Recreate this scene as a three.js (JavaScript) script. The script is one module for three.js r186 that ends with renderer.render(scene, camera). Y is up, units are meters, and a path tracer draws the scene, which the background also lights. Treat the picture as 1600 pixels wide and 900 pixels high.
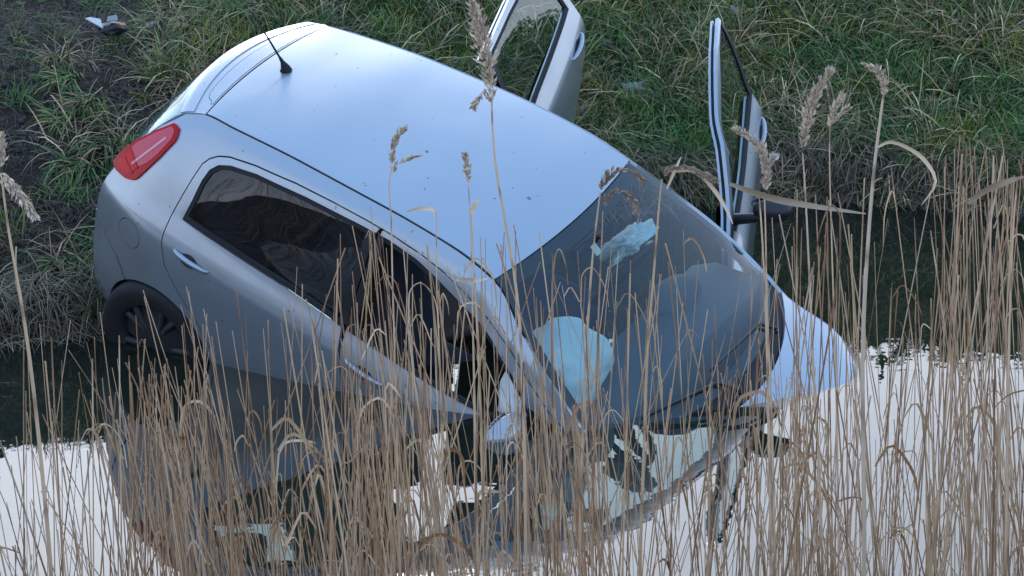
import * as THREE from 'three';
import { mergeGeometries, toCreasedNormals } from 'three/addons/utils/BufferGeometryUtils.js';
import { RoundedBoxGeometry } from 'three/addons/geometries/RoundedBoxGeometry.js';
import { ImprovedNoise } from 'three/addons/math/ImprovedNoise.js';

// ============================ camera, sky, sun, exposure ============================
const scene = new THREE.Scene();
const camera = new THREE.PerspectiveCamera(10.71, 16 / 9, 0.1, 600);
const EYE = new THREE.Vector3(0, 4.1825, 13), FWD = new THREE.Vector3(0, -0.278991, -0.960294);
camera.position.copy(EYE);
camera.up.set(0.013962, 0.9602, -0.278964);
camera.lookAt(EYE.clone().add(FWD));
scene.add(camera);
const renderer = new THREE.WebGLRenderer({ antialias: true });
renderer.setSize(1024, 576);
renderer.toneMapping = THREE.LinearToneMapping;
renderer.toneMappingExposure = 1.0;
renderer.shadowMap.enabled = true;

const noise = new ImprovedNoise();
function fbm(x, y, z, o = 4) { let a = 1, f = 1, t = 0, n = 0; for (let i = 0; i < o; i++) { t += a * noise.noise(x * f, y * f, z * f); n += a; a *= .5; f *= 2.03; } return t / n; }
let seed = 20240117;
function rnd() { seed = (seed + 0x6D2B79F5) | 0; let t = Math.imul(seed ^ (seed >>> 15), 1 | seed); t = (t + Math.imul(t ^ (t >>> 7), 61 | t)) ^ t; return ((t ^ (t >>> 14)) >>> 0) / 4294967296; }
const rr = (a, b) => a + (b - a) * rnd();
const pick = (a) => a[Math.floor(rnd() * a.length)];
const clamp = (x, a, b) => Math.min(b, Math.max(a, x));
const smooth = (x) => { x = clamp(x, 0, 1); return x * x * (3 - 2 * x); };
const R = THREE.MathUtils.degToRad;

// winter sky: an unseen low sun veiled by thin cloud beyond the far bank, milky near the horizon, blue overhead
const SUN = new THREE.Vector3(-.08, .53, -.85).normalize();
{
  const W = 1024, H = 512, px = new Float32Array(W * H * 4);
  for (let j = 0; j < H; j++) {
    const el = ((j + .5) / H - .5) * Math.PI, se = Math.sin(el), ce = Math.cos(el);
    for (let i = 0; i < W; i++) {
      const az = ((i + .5) / W - .5) * 2 * Math.PI, x = Math.cos(az) * ce, z = Math.sin(az) * ce;
      const up = Math.max(0, se), k = 1 / (up + .35);
      const cloud = smooth((fbm(x * k * 1.6 + 3.1, up * 2, z * k * 1.6 + 7.7, 5) + .18) * 1.7);
      const low = Math.exp(-Math.pow(up / .40, 2));
      const ang = Math.acos(clamp(x * SUN.x + se * SUN.y + z * SUN.z, -1, 1));
      const da = Math.atan2(x * SUN.z - z * SUN.x, x * SUN.x + z * SUN.z), de = el - Math.asin(SUN.y);
      const glow = 8.6 * Math.exp(-Math.pow(da / .42, 2) - Math.pow(de / (de < 0 ? .30 : .16), 2)) + .8 * Math.exp(-Math.pow(ang / .5, 2));  // out-of-view glow round the sun, shaped to brighten the water's reflection
      const L = (1.5 * low + glow * (.25 + .75 * low)) * (.88 + .2 * cloud), B = 1.15 * (1 - .5 * low), c = .06 * cloud * (1 - low), o = (j * W + i) * 4;
      px[o] = L * .985 + B * .40 + c; px[o + 1] = L + B * .73 + c; px[o + 2] = L * 1.03 + B * 1.32 + c; px[o + 3] = 1;
    }
  }
  const t = new THREE.DataTexture(px, W, H, THREE.RGBAFormat, THREE.FloatType);
  t.mapping = THREE.EquirectangularReflectionMapping; t.magFilter = THREE.LinearFilter; t.minFilter = THREE.LinearFilter; t.needsUpdate = true;
  scene.background = t; scene.environment = t;
}
const sun = new THREE.DirectionalLight(0xfff1df, .5);
sun.position.copy(SUN).multiplyScalar(30); sun.target.position.set(0, 0, 0);
sun.castShadow = true; sun.shadow.radius = 20; sun.shadow.mapSize.set(2048, 2048);
Object.assign(sun.shadow.camera, { left: -12, right: 12, top: 12, bottom: -12, near: 1, far: 60 });
scene.add(sun, sun.target);

// ============================ helpers ============================
const used = new Map();
function numbered(n) { const k = (used.get(n) ?? -1) + 1; used.set(n, k); return k ? `${n}_${String(k).padStart(3, '0')}` : n; }
function mesh(name, geo, mat, parent) { const m = new THREE.Mesh(geo, mat); m.name = name; m.castShadow = m.receiveShadow = true; parent.add(m); return m; }
function tag(o, label, category, group) { o.userData.label = label; o.userData.category = category; if (group) o.userData.group = group; return o; }
function top(o, name) { o.name = numbered(name); scene.add(o); return o; }
const V = (x, y, z) => new THREE.Vector3(x, y, z);
function tube(pts, radii, sides = 6, close = true) {        // tapered tube along points
  const n = pts.length, P = [], N = [], U = [], I = []; let up = V(.31, .2, .93).normalize(), len = 0;
  for (let i = 0; i < n; i++) {
    const t = pts[Math.min(n - 1, i + 1)].clone().sub(pts[Math.max(0, i - 1)]).normalize();
    const a = up.clone().addScaledVector(t, -up.dot(t)).normalize(), b = t.clone().cross(a); up = a;
    if (i) len += pts[i].distanceTo(pts[i - 1]);
    const r = Array.isArray(radii) ? radii[i] : radii(i / (n - 1));
    for (let k = 0; k <= sides; k++) { const w = k / sides * 2 * Math.PI, d = a.clone().multiplyScalar(Math.cos(w)).addScaledVector(b, Math.sin(w)); P.push(pts[i].x + d.x * r, pts[i].y + d.y * r, pts[i].z + d.z * r); N.push(d.x, d.y, d.z); U.push(k / sides, len); }
  }
  for (let i = 0; i < n - 1; i++) for (let k = 0; k < sides; k++) { const q = i * (sides + 1) + k, w = q + sides + 1; I.push(q, q + 1, w, q + 1, w + 1, w); }
  if (close) for (const [e, s] of [[0, -1], [n - 1, 1]]) {
    const c = P.length / 3, t = pts[e].clone().sub(pts[e ? n - 2 : 1]).normalize(); P.push(pts[e].x, pts[e].y, pts[e].z); N.push(t.x, t.y, t.z); U.push(.5, 0);
    for (let k = 0; k < sides; k++) { const q = e * (sides + 1) + k; s < 0 ? I.push(c, q + 1, q) : I.push(c, q, q + 1); }
  }
  const g = new THREE.BufferGeometry(); g.setAttribute('position', new THREE.Float32BufferAttribute(P, 3)); g.setAttribute('normal', new THREE.Float32BufferAttribute(N, 3)); g.setAttribute('uv', new THREE.Float32BufferAttribute(U, 2)); g.setIndex(I); return g;
}
function paintGeo(g, r, gg, b) { const n = g.attributes.position.count, c = new Float32Array(n * 3); for (let i = 0; i < n; i++) { c[i * 3] = r; c[i * 3 + 1] = gg; c[i * 3 + 2] = b; } g.setAttribute('color', new THREE.BufferAttribute(c, 3)); return g; }
function dataTex(W, H, fn, srgb = false, rep = [1, 1]) {
  const d = new Uint8Array(W * H * 4);
  for (let j = 0; j < H; j++) for (let i = 0; i < W; i++) { const c = fn(i / W, j / H), o = (j * W + i) * 4; if (typeof c === 'number') { d[o] = d[o + 1] = d[o + 2] = clamp(c, 0, 1) * 255; } else { d[o] = clamp(c[0], 0, 1) * 255; d[o + 1] = clamp(c[1], 0, 1) * 255; d[o + 2] = clamp(c[2], 0, 1) * 255; } d[o + 3] = 255; }
  const t = new THREE.DataTexture(d, W, H); t.wrapS = t.wrapT = THREE.RepeatWrapping; t.magFilter = THREE.LinearFilter; t.minFilter = THREE.LinearMipmapLinearFilter; t.generateMipmaps = true; t.repeat.set(...rep); if (srgb) t.colorSpace = THREE.SRGBColorSpace; t.needsUpdate = true; return t;
}
// noise that tiles over the unit square
const tfbm = (u, v, f, z = 0, o = 4) => { let a = 1, t = 0, n = 0; for (let i = 0; i < o; i++) { const q = f * 2 ** i; const A = noise.noise(u * q, v * q, z + i), B = noise.noise((u - 1) * q, v * q, z + i), C = noise.noise(u * q, (v - 1) * q, z + i), D = noise.noise((u - 1) * q, (v - 1) * q, z + i); t += a * ((A * (1 - u) + B * u) * (1 - v) + (C * (1 - u) + D * u) * v); n += a; a *= .55; } return t / n * 1.6; };
const lin = (r, g, b) => new THREE.Color().setRGB(r, g, b);
// a photograph's pixel (1600 x 900) carried out to a given distance along the look axis
const CR = FWD.clone().cross(camera.up).normalize(), CU = CR.clone().cross(FWD).normalize();
const at = (u, v, D) => EYE.clone().addScaledVector(FWD, D).addScaledVector(CR, (u - 800) / 4800 * D).addScaledVector(CU, -(v - 450) / 4800 * D);
function pchip(X, Y) {
  const n = X.length, h = [], d = [], m = [];
  for (let i = 0; i < n - 1; i++) { h[i] = X[i + 1] - X[i]; d[i] = (Y[i + 1] - Y[i]) / h[i]; }
  m[0] = d[0]; m[n - 1] = d[n - 2];
  for (let i = 1; i < n - 1; i++) {
    if (d[i - 1] * d[i] <= 0) m[i] = 0;
    else { const a = 2 * h[i] + h[i - 1], b = h[i] + 2 * h[i - 1]; m[i] = (a + b) / (a / d[i - 1] + b / d[i]); }
  }
  return (x) => {
    if (x <= X[0]) return Y[0] + m[0] * (x - X[0]);
    if (x >= X[n - 1]) return Y[n - 1] + m[n - 1] * (x - X[n - 1]);
    let i = 0; while (x > X[i + 1]) i++;
    const t = (x - X[i]) / h[i], t2 = t * t, t3 = t2 * t;
    return Y[i] * (2 * t3 - 3 * t2 + 1) + h[i] * m[i] * (t3 - 2 * t2 + t) + Y[i + 1] * (3 * t2 - 2 * t3) + h[i] * m[i + 1] * (t3 - t2);
  };
}
// ---- body surface: s metres back from the nose, y up, z to the car's right ---
// centre line of the top: s, y, then how far the rail lies behind (ds) and below (dy) it, and the rail's half width
const SPINE = [
  [.10, .20, .35, 0, .60], [.02, .32, .35, 0, .64], [0, .45, .36, 0, .66], [.03, .60, .36, 0, .66], [.10, .77, .43, 0, .62],
  [.25, .858, .385, -.03, .665], [.50, .922, .31, -.04, .715], [.75, .955, .28, -.04, .725], [.90, .995, .27, -.02, .742],
  [1.2, 1.135, .20, -.02, .71], [1.5, 1.28, .14, -.025, .64], [1.79, 1.405, .06, -.025, .558],
  [2.1, 1.467, 0, -.032, .545], [2.45, 1.488, 0, -.035, .535], [2.9, 1.482, 0, -.035, .512], [3.3, 1.446, 0, -.028, .482], [3.5, 1.418, -.035, -.018, .463],
  [3.68, 1.385, -.12, -.02, .475], [3.76, 1.30, -.10, -.02, .54], [3.87, 1.12, -.09, -.01, .62], [3.93, .98, -.085, 0, .66], [3.98, .80, -.09, 0, .68],
  [4.0, .62, -.10, 0, .70], [4.03, .50, -.12, 0, .70], [4.02, .35, -.11, 0, .70], [3.95, .22, -.06, 0, .66]];
const AL = [0]; for (let i = 1; i < SPINE.length; i++) AL[i] = AL[i - 1] + Math.hypot(SPINE[i][0] - SPINE[i - 1][0], SPINE[i][1] - SPINE[i - 1][1]);
const col = (k) => pchip(AL, SPINE.map((p) => p[k]));
const Cs = col(0), Cy = col(1), Ds = col(2), Dy = col(3), Zr = col(4);
const aOf = (i) => AL[i];
// width of the side, its shoulder, and the rail that the cabin side climbs to
const Wd = pchip([.36, .5, .7, .9, 1.3, 2, 2.8, 3.2, 3.5, 3.7, 3.81, 3.9], [.62, .715, .80, .832, .843, .846, .843, .833, .808, .765, .725, .675]);
const Ysh = pchip([.36, .6, .8, 1.0, 1.2, 1.7, 2.1, 2.5, 2.9, 3.35, 3.9], [.50, .61, .67, .715, .738, .762, .785, .82, .852, .888, .92]);
const railPts = SPINE.slice(5, 18).map((p) => [p[0] + p[2], p[1] + p[3], p[4]]);
const Yv = pchip([...railPts.map((p) => p[0]), 3.9], [...railPts.map((p) => p[1]), 1.28]);
const Zv = pchip([...railPts.map((p) => p[0]), 3.9], [...railPts.map((p) => p[2]), .40]);
const secCache = new Map();
function section(s) {
  const key = Math.round(s * 1e5); let f = secCache.get(key); if (f) return f;
  const w = Wd(s), ys = Ysh(s), yv = Yv(s), zv = Zv(s), H = yv - ys, k = Math.min(1, H / .4);
  const yb = ys + Math.min(.142, .33 * H), zb = w - .015 - .07 * k - (1 - k) * .25 * (w - zv);
  const yt = yv - Math.min(.05, .2 * H), zt = zv + Math.min(.055, .4 * (zb - zv));
  const ym = yb + .5 * (yt - yb), zm = (zb + zt) / 2 + .014 * k;
  f = pchip([.2, .38, .2 + .7 * (ys - .2) * .75, ys - .13, ys, yb, ym, yt, yv], [w - .06, w - .012, w, w - .004, w - .015, zb, zm, zt, zv]);
  secCache.set(key, f); return f;
}
const sideZ = (s, y) => section(s)(y);
const sidePt = (s, y, sg = 1) => new THREE.Vector3(-s, y, sg * sideZ(s, y));
const topPt = (a, v) => new THREE.Vector3(-(Cs(a) + Ds(a) * v * v), Cy(a) + Dy(a) * v * v, v * Zr(a));
SPINE.forEach((p, i) => { if (i < 5 || i > 17) p[4] = sideZ(Math.max(.37, p[0] + p[2]), p[1] + p[3]); });
const Zr2 = col(4);
const topP = (a, v) => new THREE.Vector3(-(Cs(a) + Ds(a) * v * v), Cy(a) + Dy(a) * v * v, v * Zr2(a));
// ============================ ground, water ============================
const zW = pchip([-60, -6, -3, -2.2, -1.6, -1, 0, 1.5, 2.4, 2.7, 4, 60], [-.3, -.3, -.46, -.66, -.95, -1.6, -2.5, -3.05, -2.82, -2.74, -2.7, -2.7]);
function groundY(x, z) {
  const d = zW(x) + .10 * fbm(x * 1.3, 4, 0, 3) - z;
  let y;
  if (d < 0) y = -1.0 * smooth(-d / 1.5) - .02;
  else {
    const slope = .56 * d, flat = 1.28 + .10 * clamp(x, -2.2, 2.2) / 1.5;
    y = .13 * smooth(d / .16) + slope; y = y < flat - .25 ? y : flat - .25 * Math.exp(-(y - flat + .25) / .25);
    y += (.07 * fbm(x * 1.7, 1, z * 1.7, 4) + .05 * fbm(x * 5, 2, z * 5, 3)) * smooth(d / .25);
    if (d > 6) y += .5 * smooth((d - 8) / 30) * fbm(x * .06, 9, z * .06, 2);
  }
  const near = z - 6.0;
  if (near > 0) y = Math.max(y, -1.0 + 1.15 * smooth(near / 2.6) + .62 * Math.max(0, near - 2.2) + .05 * fbm(x * 2, 7, z * 2, 3));
  return Math.min(y, 2.95);
}
const soilBump = dataTex(512, 512, (u, v) => .5 + .5 * tfbm(u, v, 12, 3, 6));
const soilMap = dataTex(512, 512, (u, v) => { const a = tfbm(u, v, 7, 1, 6), b = tfbm(u, v, 40, 5, 3), k = .9 + .55 * a + .5 * b; return [.19 * k, .145 * k, .11 * k]; }, true);
const soil = new THREE.MeshStandardMaterial({ color: 0xffffff, map: soilMap, roughness: .95, bumpMap: soilBump, bumpScale: .05 });
{
  const xs = [], zs = [];
  for (let x = -150; x < -10; x += 10) xs.push(x); for (let x = -10; x < -3.6; x += .4) xs.push(x); for (let x = -3.6; x < 3.7; x += .07) xs.push(x); for (let x = 3.8; x < 10; x += .4) xs.push(x); for (let x = 10; x <= 150; x += 10) xs.push(x);
  for (let z = -200; z < -8; z += 8) zs.push(z); for (let z = -8; z < -5; z += .25) zs.push(z); for (let z = -5; z < 0; z += .07) zs.push(z); for (let z = 0; z < 14; z += .5) zs.push(z); for (let z = 14; z <= 80; z += 6) zs.push(z);
  const P = [], U = [], I = [];
  for (const z of zs) for (const x of xs) { P.push(x, groundY(x, z), z); U.push(x / 1.7, z / 1.7); }
  const n = xs.length; for (let j = 0; j < zs.length - 1; j++) for (let i = 0; i < n - 1; i++) { const q = j * n + i; I.push(q, q + n, q + 1, q + 1, q + n, q + n + 1); }
  const g = new THREE.BufferGeometry(); g.setAttribute('position', new THREE.Float32BufferAttribute(P, 3)); g.setAttribute('uv', new THREE.Float32BufferAttribute(U, 2)); g.setIndex(I); g.computeVertexNormals();
  const m = mesh('ground', g, soil, scene); m.userData = { kind: 'structure', label: 'dark bare soil of the ditch banks under the grass' };
}
{
  const rip = dataTex(1024, 1024, (u, v) => .5 + .5 * (.75 * tfbm(u, v * .6, 6, 2, 3) + .25 * tfbm(u, v, 30, 8, 2)));
  const mat = new THREE.MeshPhysicalMaterial({ color: lin(.012, .016, .011), roughness: .015, ior: 1.33, bumpMap: rip, bumpScale: .0013, metalness: 0 });
  const g = new THREE.PlaneGeometry(240, 13); g.rotateX(-Math.PI / 2); g.translate(0, 0, 3.2);
  const uv = g.attributes.uv, p = g.attributes.position; for (let i = 0; i < uv.count; i++) uv.setXY(i, p.getX(i) / 2.6, p.getZ(i) / 2.6);
  const m = mesh('water', g, mat, scene); m.userData = { kind: 'structure', label: 'still dark ditch water mirroring the pale sky' };
}
// ============================ panels cut from the body surface ============================
const resample = (pts, h, closed = true) => {
  const o = [], n = pts.length;
  for (let i = 0; i < (closed ? n : n - 1); i++) { const a = pts[i], b = pts[(i + 1) % n], L = Math.hypot(b[0] - a[0], b[1] - a[1]), k = Math.max(1, Math.ceil(L / h)); for (let j = 0; j < k; j++) o.push([a[0] + (b[0] - a[0]) * j / k, a[1] + (b[1] - a[1]) * j / k]); }
  if (!closed) o.push(pts[n - 1]); return o;
};
const area2 = (p) => { let s = 0; for (let i = 0; i < p.length; i++) { const a = p[i], b = p[(i + 1) % p.length]; s += a[0] * b[1] - b[0] * a[1]; } return s / 2; };
function inset(poly, d) {                                       // every edge moved inwards by d
  const p = area2(poly) > 0 ? poly : [...poly].reverse(), n = p.length;
  return p.map((b, i) => {
    const a = p[(i + n - 1) % n], c = p[(i + 1) % n]; let x1 = b[0] - a[0], y1 = b[1] - a[1], x2 = c[0] - b[0], y2 = c[1] - b[1];
    const l1 = Math.hypot(x1, y1) || 1, l2 = Math.hypot(x2, y2) || 1; x1 /= l1; y1 /= l1; x2 /= l2; y2 /= l2;
    let nx = -(y1 + y2), ny = x1 + x2; const l = Math.hypot(nx, ny) || 1; nx /= l; ny /= l;
    const c0 = Math.max(.45, nx * -y1 + ny * x1); return [b[0] + nx * d / c0, b[1] + ny * d / c0];
  });
}
function roundPoly(p, r, seg = 5) {                             // corners of a polygon rounded
  const o = [], n = p.length;
  for (let i = 0; i < n; i++) {
    const a = p[(i + n - 1) % n], b = p[i], c = p[(i + 1) % n], la = Math.hypot(a[0] - b[0], a[1] - b[1]), lc = Math.hypot(c[0] - b[0], c[1] - b[1]), k = Math.min(r, la * .45, lc * .45);
    const s = [b[0] + (a[0] - b[0]) / la * k, b[1] + (a[1] - b[1]) / la * k], e = [b[0] + (c[0] - b[0]) / lc * k, b[1] + (c[1] - b[1]) / lc * k];
    for (let j = 0; j <= seg; j++) { const t = j / seg, u = 1 - t; o.push([s[0] * u * u + 2 * b[0] * u * t + e[0] * t * t, s[1] * u * u + 2 * b[1] * u * t + e[1] * t * t]); }
  }
  return o;
}
// surfaces: point at (p, q), d metres proud of the body; out = which way the normal should look
function surf(f, out) {
  return (p, q, d = 0) => {
    const e = 2e-3, P = f(p, q), A = f(p + e, q).sub(f(p - e, q)), B = f(p, q + e).sub(f(p, q - e)), N = A.cross(B).normalize();
    if (N.dot(out(P)) < 0) N.negate(); return { P: P.addScaledVector(N, d), N };
  };
}
const SIDE = { 1: surf((s, y) => sidePt(s, y, 1), () => V(0, .05, 1)), [-1]: surf((s, y) => sidePt(s, y, -1), () => V(0, .05, -1)) };
const MID = V(-2.2, .55, 0);
const TOP = surf((a, z) => topP(a, clamp(z / Zr2(a), -1.05, 1.05)), (P) => P.clone().sub(MID).setZ(0));   // p: metres along the centre line, q: metres across
function panel(outline, surface, { holes = [], h = .06, d = 0, depth = .018, flange = true } = {}) {
  let out = resample(outline, h); if (area2(out) < 0) out.reverse();
  const hs = holes.map((q) => { const r = resample(q, h); if (area2(r) > 0) r.reverse(); return r; });
  let pts = [...out, ...hs.flat()];
  let tri = THREE.ShapeUtils.triangulateShape(out.map((p) => new THREE.Vector2(...p)), hs.map((q) => q.map((p) => new THREE.Vector2(...p))));
  for (let pass = 0; pass < 9; pass++) {
    const mid = new Map(); let any = false;
    const half = (a, b) => { const A = pts[a], B = pts[b]; if (Math.hypot(A[0] - B[0], A[1] - B[1]) <= h * 1.35) return -1; const k = a < b ? a * 1e6 + b : b * 1e6 + a; let m = mid.get(k); if (m === undefined) { m = pts.length; pts.push([(A[0] + B[0]) / 2, (A[1] + B[1]) / 2]); mid.set(k, m); any = true; } return m; };
    const nt = [];
    for (const [a, b, c] of tri) {
      const x = half(a, b), y = half(b, c), z = half(c, a), n = (x >= 0) + (y >= 0) + (z >= 0);
      if (!n) nt.push([a, b, c]);
      else if (n === 3) nt.push([a, x, z], [x, b, y], [z, y, c], [x, y, z]);
      else if (n === 1) { if (x >= 0) nt.push([a, x, c], [x, b, c]); else if (y >= 0) nt.push([a, b, y], [a, y, c]); else nt.push([a, b, z], [b, c, z]); }
      else { if (x < 0) nt.push([c, z, y], [a, b, y], [a, y, z]); else if (y < 0) nt.push([a, x, z], [x, b, c], [x, c, z]); else nt.push([b, y, x], [a, x, c], [x, y, c]); }
    }
    tri = nt; if (!any) break;
  }
  const P = [], N = [], U = [], I = [];
  const S = pts.map((p) => surface(p[0], p[1], d));
  S.forEach((s, i) => { P.push(s.P.x, s.P.y, s.P.z); N.push(s.N.x, s.N.y, s.N.z); U.push(pts[i][0], pts[i][1]); });
  let flips = 0; for (const [a, b, c] of tri) flips -= S[b].P.clone().sub(S[a].P).cross(S[c].P.clone().sub(S[a].P)).dot(S[a].N);
  for (const [a, b, c] of tri) flips > 0 ? I.push(a, c, b) : I.push(a, b, c);
  if (flange) {
    const cnt = new Map(); for (const t of tri) for (let k = 0; k < 3; k++) { const a = t[k], b = t[(k + 1) % 3], q = Math.min(a, b) * 1e6 + Math.max(a, b); cnt.set(q, cnt.has(q) ? null : [a, b]); }
    for (const e of cnt.values()) if (e) {
      const [a, b] = flips > 0 ? [e[1], e[0]] : e, sa = S[a], sb = S[b], ia = sa.P.clone().addScaledVector(sa.N, -depth), ib = sb.P.clone().addScaledVector(sb.N, -depth), n = sb.P.clone().sub(sa.P).cross(sa.N).normalize(), o = P.length / 3;
      for (const v of [sa.P, sb.P, ib, ia]) { P.push(v.x, v.y, v.z); N.push(n.x, n.y, n.z); U.push(0, 0); }
      I.push(o, o + 2, o + 1, o, o + 3, o + 2);
    }
  }
  const g = new THREE.BufferGeometry(); g.setAttribute('position', new THREE.Float32BufferAttribute(P, 3)); g.setAttribute('normal', new THREE.Float32BufferAttribute(N, 3)); g.setAttribute('uv', new THREE.Float32BufferAttribute(U, 2)); g.setIndex(I); return g;
}
// ============================ the car ============================
const dirt = dataTex(256, 256, (u, v) => .32 + .08 * smooth(tfbm(u, v, 4, 11, 4) * 1.3 + .3));
const speckAt = Array.from({ length: 150 }, () => [rnd(), rnd(), rr(.0006, .0022) * (rnd() < .1 ? 2 : 1), rr(.55, .9)]);
const specks = dataTex(1024, 1024, () => 1, true, [.4, .4]);
{ const d = specks.image.data; for (const [u, v, r, k] of speckAt) { const n = Math.ceil(r * 1024) + 1, ci = Math.round(u * 1024), cj = Math.round(v * 1024); for (let j = -n; j <= n; j++) for (let i = -n; i <= n; i++) if (Math.hypot(i, j * rr(.7, 1.3)) < r * 1024) { const o = ((((cj + j) & 1023) << 10) + ((ci + i) & 1023)) * 4; d[o] = d[o + 1] = 255 * k; d[o + 2] = 250 * k; } } }
const paint = new THREE.MeshPhysicalMaterial({ color: lin(.36, .395, .43), metalness: .56, roughness: 1, roughnessMap: dirt, map: specks, clearcoat: 1, clearcoatRoughness: .04 });
const black = new THREE.MeshStandardMaterial({ color: lin(.012, .012, .014), roughness: .5 });
const rubber = new THREE.MeshStandardMaterial({ color: lin(.015, .015, .016), roughness: .8 });
const plastic = new THREE.MeshStandardMaterial({ color: lin(.03, .031, .034), roughness: .75 });
const liner = new THREE.MeshStandardMaterial({ color: lin(.13, .135, .14), roughness: .95 });
const clothTex = dataTex(256, 256, (u, v) => .5 + .25 * Math.sin(u * 400) * Math.sin(v * 400) + .2 * tfbm(u, v, 30, 2, 2));
const cloth = new THREE.MeshStandardMaterial({ color: lin(.022, .03, .05), roughness: .95, bumpMap: clothTex, bumpScale: .001 });
const glass = new THREE.MeshPhysicalMaterial({ color: lin(.60, .74, .74), transmission: 1, thickness: 0, roughness: .02, ior: 1.55 });
const fabric = new THREE.MeshStandardMaterial({ color: lin(.74, .77, .76), roughness: .95, bumpMap: clothTex, bumpScale: .0006 });
const chrome = new THREE.MeshStandardMaterial({ color: lin(.62, .63, .64), metalness: 1, roughness: .22 });

const car = new THREE.Group(); top(car, 'hatchback_car');
tag(car, 'silver five-door hatchback nose-down in the ditch with both far side doors open', 'car');
{
  const m = new THREE.Matrix4().set(
    0.82484144, 0.12031207, -0.55241434, 1.59451906, -0.31366478, 0.9103104, -0.27009143, -1.1034019, 0.47037326, 0.39605553, 0.7885994, 0.39056678, 0, 0, 0, 1);
  m.decompose(car.position, car.quaternion, car.scale);
}
const aS = (s) => { let lo = 0, hi = AL[AL.length - 1]; for (let i = 0; i < 40; i++) { const m = (lo + hi) / 2; Cs(m) < s && m > AL[2] || m < AL[2] ? lo = m : hi = m; } return lo; };
const strip = (a0, a1, k, n = 24, v0 = -1, v1 = 1) => {       // outline on the top between two stations; k = metres kept clear of the rail
  const o = [], w = (a, v) => v * (Zr2(a) - k);
  for (let i = 0; i <= n; i++) { const a = a0 + (a1 - a0) * i / n; o.push([a, w(a, v1)]); }
  for (let i = n; i >= 0; i--) { const a = a0 + (a1 - a0) * i / n; o.push([a, w(a, v0)]); }
  return o;
};
const aHood0 = AL[5] - .03, aCowl = AL[8] - .095, aWs0 = AL[8], aWs1 = AL[11] + .012, aRoof1 = AL[16], aSp = AL[17] + .01;
mesh('roof_panel', panel(strip(aWs1, aRoof1 - .005, .011, 30), TOP), paint, car);
for (const s of [-1, 1]) {      // black moulding in the roof channel
  const o = []; for (let i = 0; i <= 30; i++) { const a = aWs1 - .01 + (aRoof1 - aWs1) * i / 30; o.push([a, s * (Zr2(a) + .006)]); } for (let i = 30; i >= 0; i--) { const a = aWs1 - .01 + (aRoof1 - aWs1) * i / 30; o.push([a, s * (Zr2(a) - .016)]); }
  mesh('roof_moulding', panel(o, TOP, { d: -.006, flange: false }), rubber, car);
}
mesh('headliner', panel(strip(aWs1 - .02, aSp, .03, 12), TOP, { d: -.045, h: .12, flange: false }), liner, car);
const hood = mesh('bonnet', panel(strip(aHood0, aCowl, .008, 16), TOP), paint, car);
mesh('cowl_panel', panel(strip(aCowl + .004, aWs0 + .03, .02, 4), TOP, { d: -.016, depth: .03 }), rubber, car);
// windscreen with its printed black border
const wsO = strip(aWs0, aWs1 - .006, .012, 18), wsI = roundPoly([[aWs0 + .07, .60], [aWs1 - .085, .48], [aWs1 - .085, -.48], [aWs0 + .07, -.60]], .1).map(([a, z]) => { const t = (a - aWs0) / (aWs1 - aWs0), w = Zr2(a) - .045; return [a, z > 0 ? Math.min(z * 1.3, w) : Math.max(z * 1.3, -w)]; });
const ws = mesh('windscreen', panel(wsO, TOP, { flange: false, d: -.003 }), glass, car);
mesh('black_border', panel(wsO, TOP, { holes: [strip(aWs0 + .055, aWs1 - .085, .05, 14)], flange: false, d: -.009, h: .05 }), black, ws);
// front and rear ends
const bumperF = mesh('front_bumper', panel(strip(AL[0], aHood0 - .006, 0, 14), TOP, { h: .08 }), paint, car);
const grille = mesh('grille', panel(roundPoly([[AL[2] + .03, -.30], [AL[4] - .02, -.34], [AL[4] - .02, .34], [AL[2] + .03, .30]], .05), TOP, { d: .006 }), black, bumperF);
const aTg1 = AL[21] + .03;
// tail gate: roof spoiler strip, glass, lower skin
const notch = roundPoly([[aRoof1 + .004, -.30], [aRoof1 + .088, -.27], [aRoof1 + .088, .27], [aRoof1 + .004, .30]], .035).map(([a, z]) => [a, z * (a > aRoof1 + .03 ? 1.27 : 1.33)]);
const tg = mesh('tailgate', panel(strip(aRoof1 + .004, aTg1, .004, 30), TOP, { holes: [notch.map(([a, z]) => [Math.max(a, aRoof1 + .010), z]), roundPoly([[aSp + .05, -.40], [AL[20] - .03, -.53], [AL[20] - .03, .53], [aSp + .05, .40]], .06)], h: .05 }), paint, car);
mesh('spoiler_strip', panel(inset(notch.map(([a, z]) => [Math.max(a, aRoof1 + .010), z]), .0035), TOP, { h: .05, d: .001 }), paint, tg);
mesh('rear_window', panel(strip(aSp + .012, AL[20] - .015, .012, 12), TOP, { flange: false, d: .003, h: .06 }), glass, tg);
mesh('spoiler_lip', panel(strip(aSp - .07, aSp + .02, .012, 8), TOP, { d: .004, depth: .02, h: .05 }), paint, tg);
mesh('tailgate_trim', panel(strip(AL[20] - .02, aTg1, .05, 8), TOP, { d: -.045, h: .1, flange: false }), plastic, tg);
mesh('rear_bumper', panel(strip(aTg1 + .006, AL[25], 0, 12), TOP, { h: .08 }), paint, car);

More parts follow.
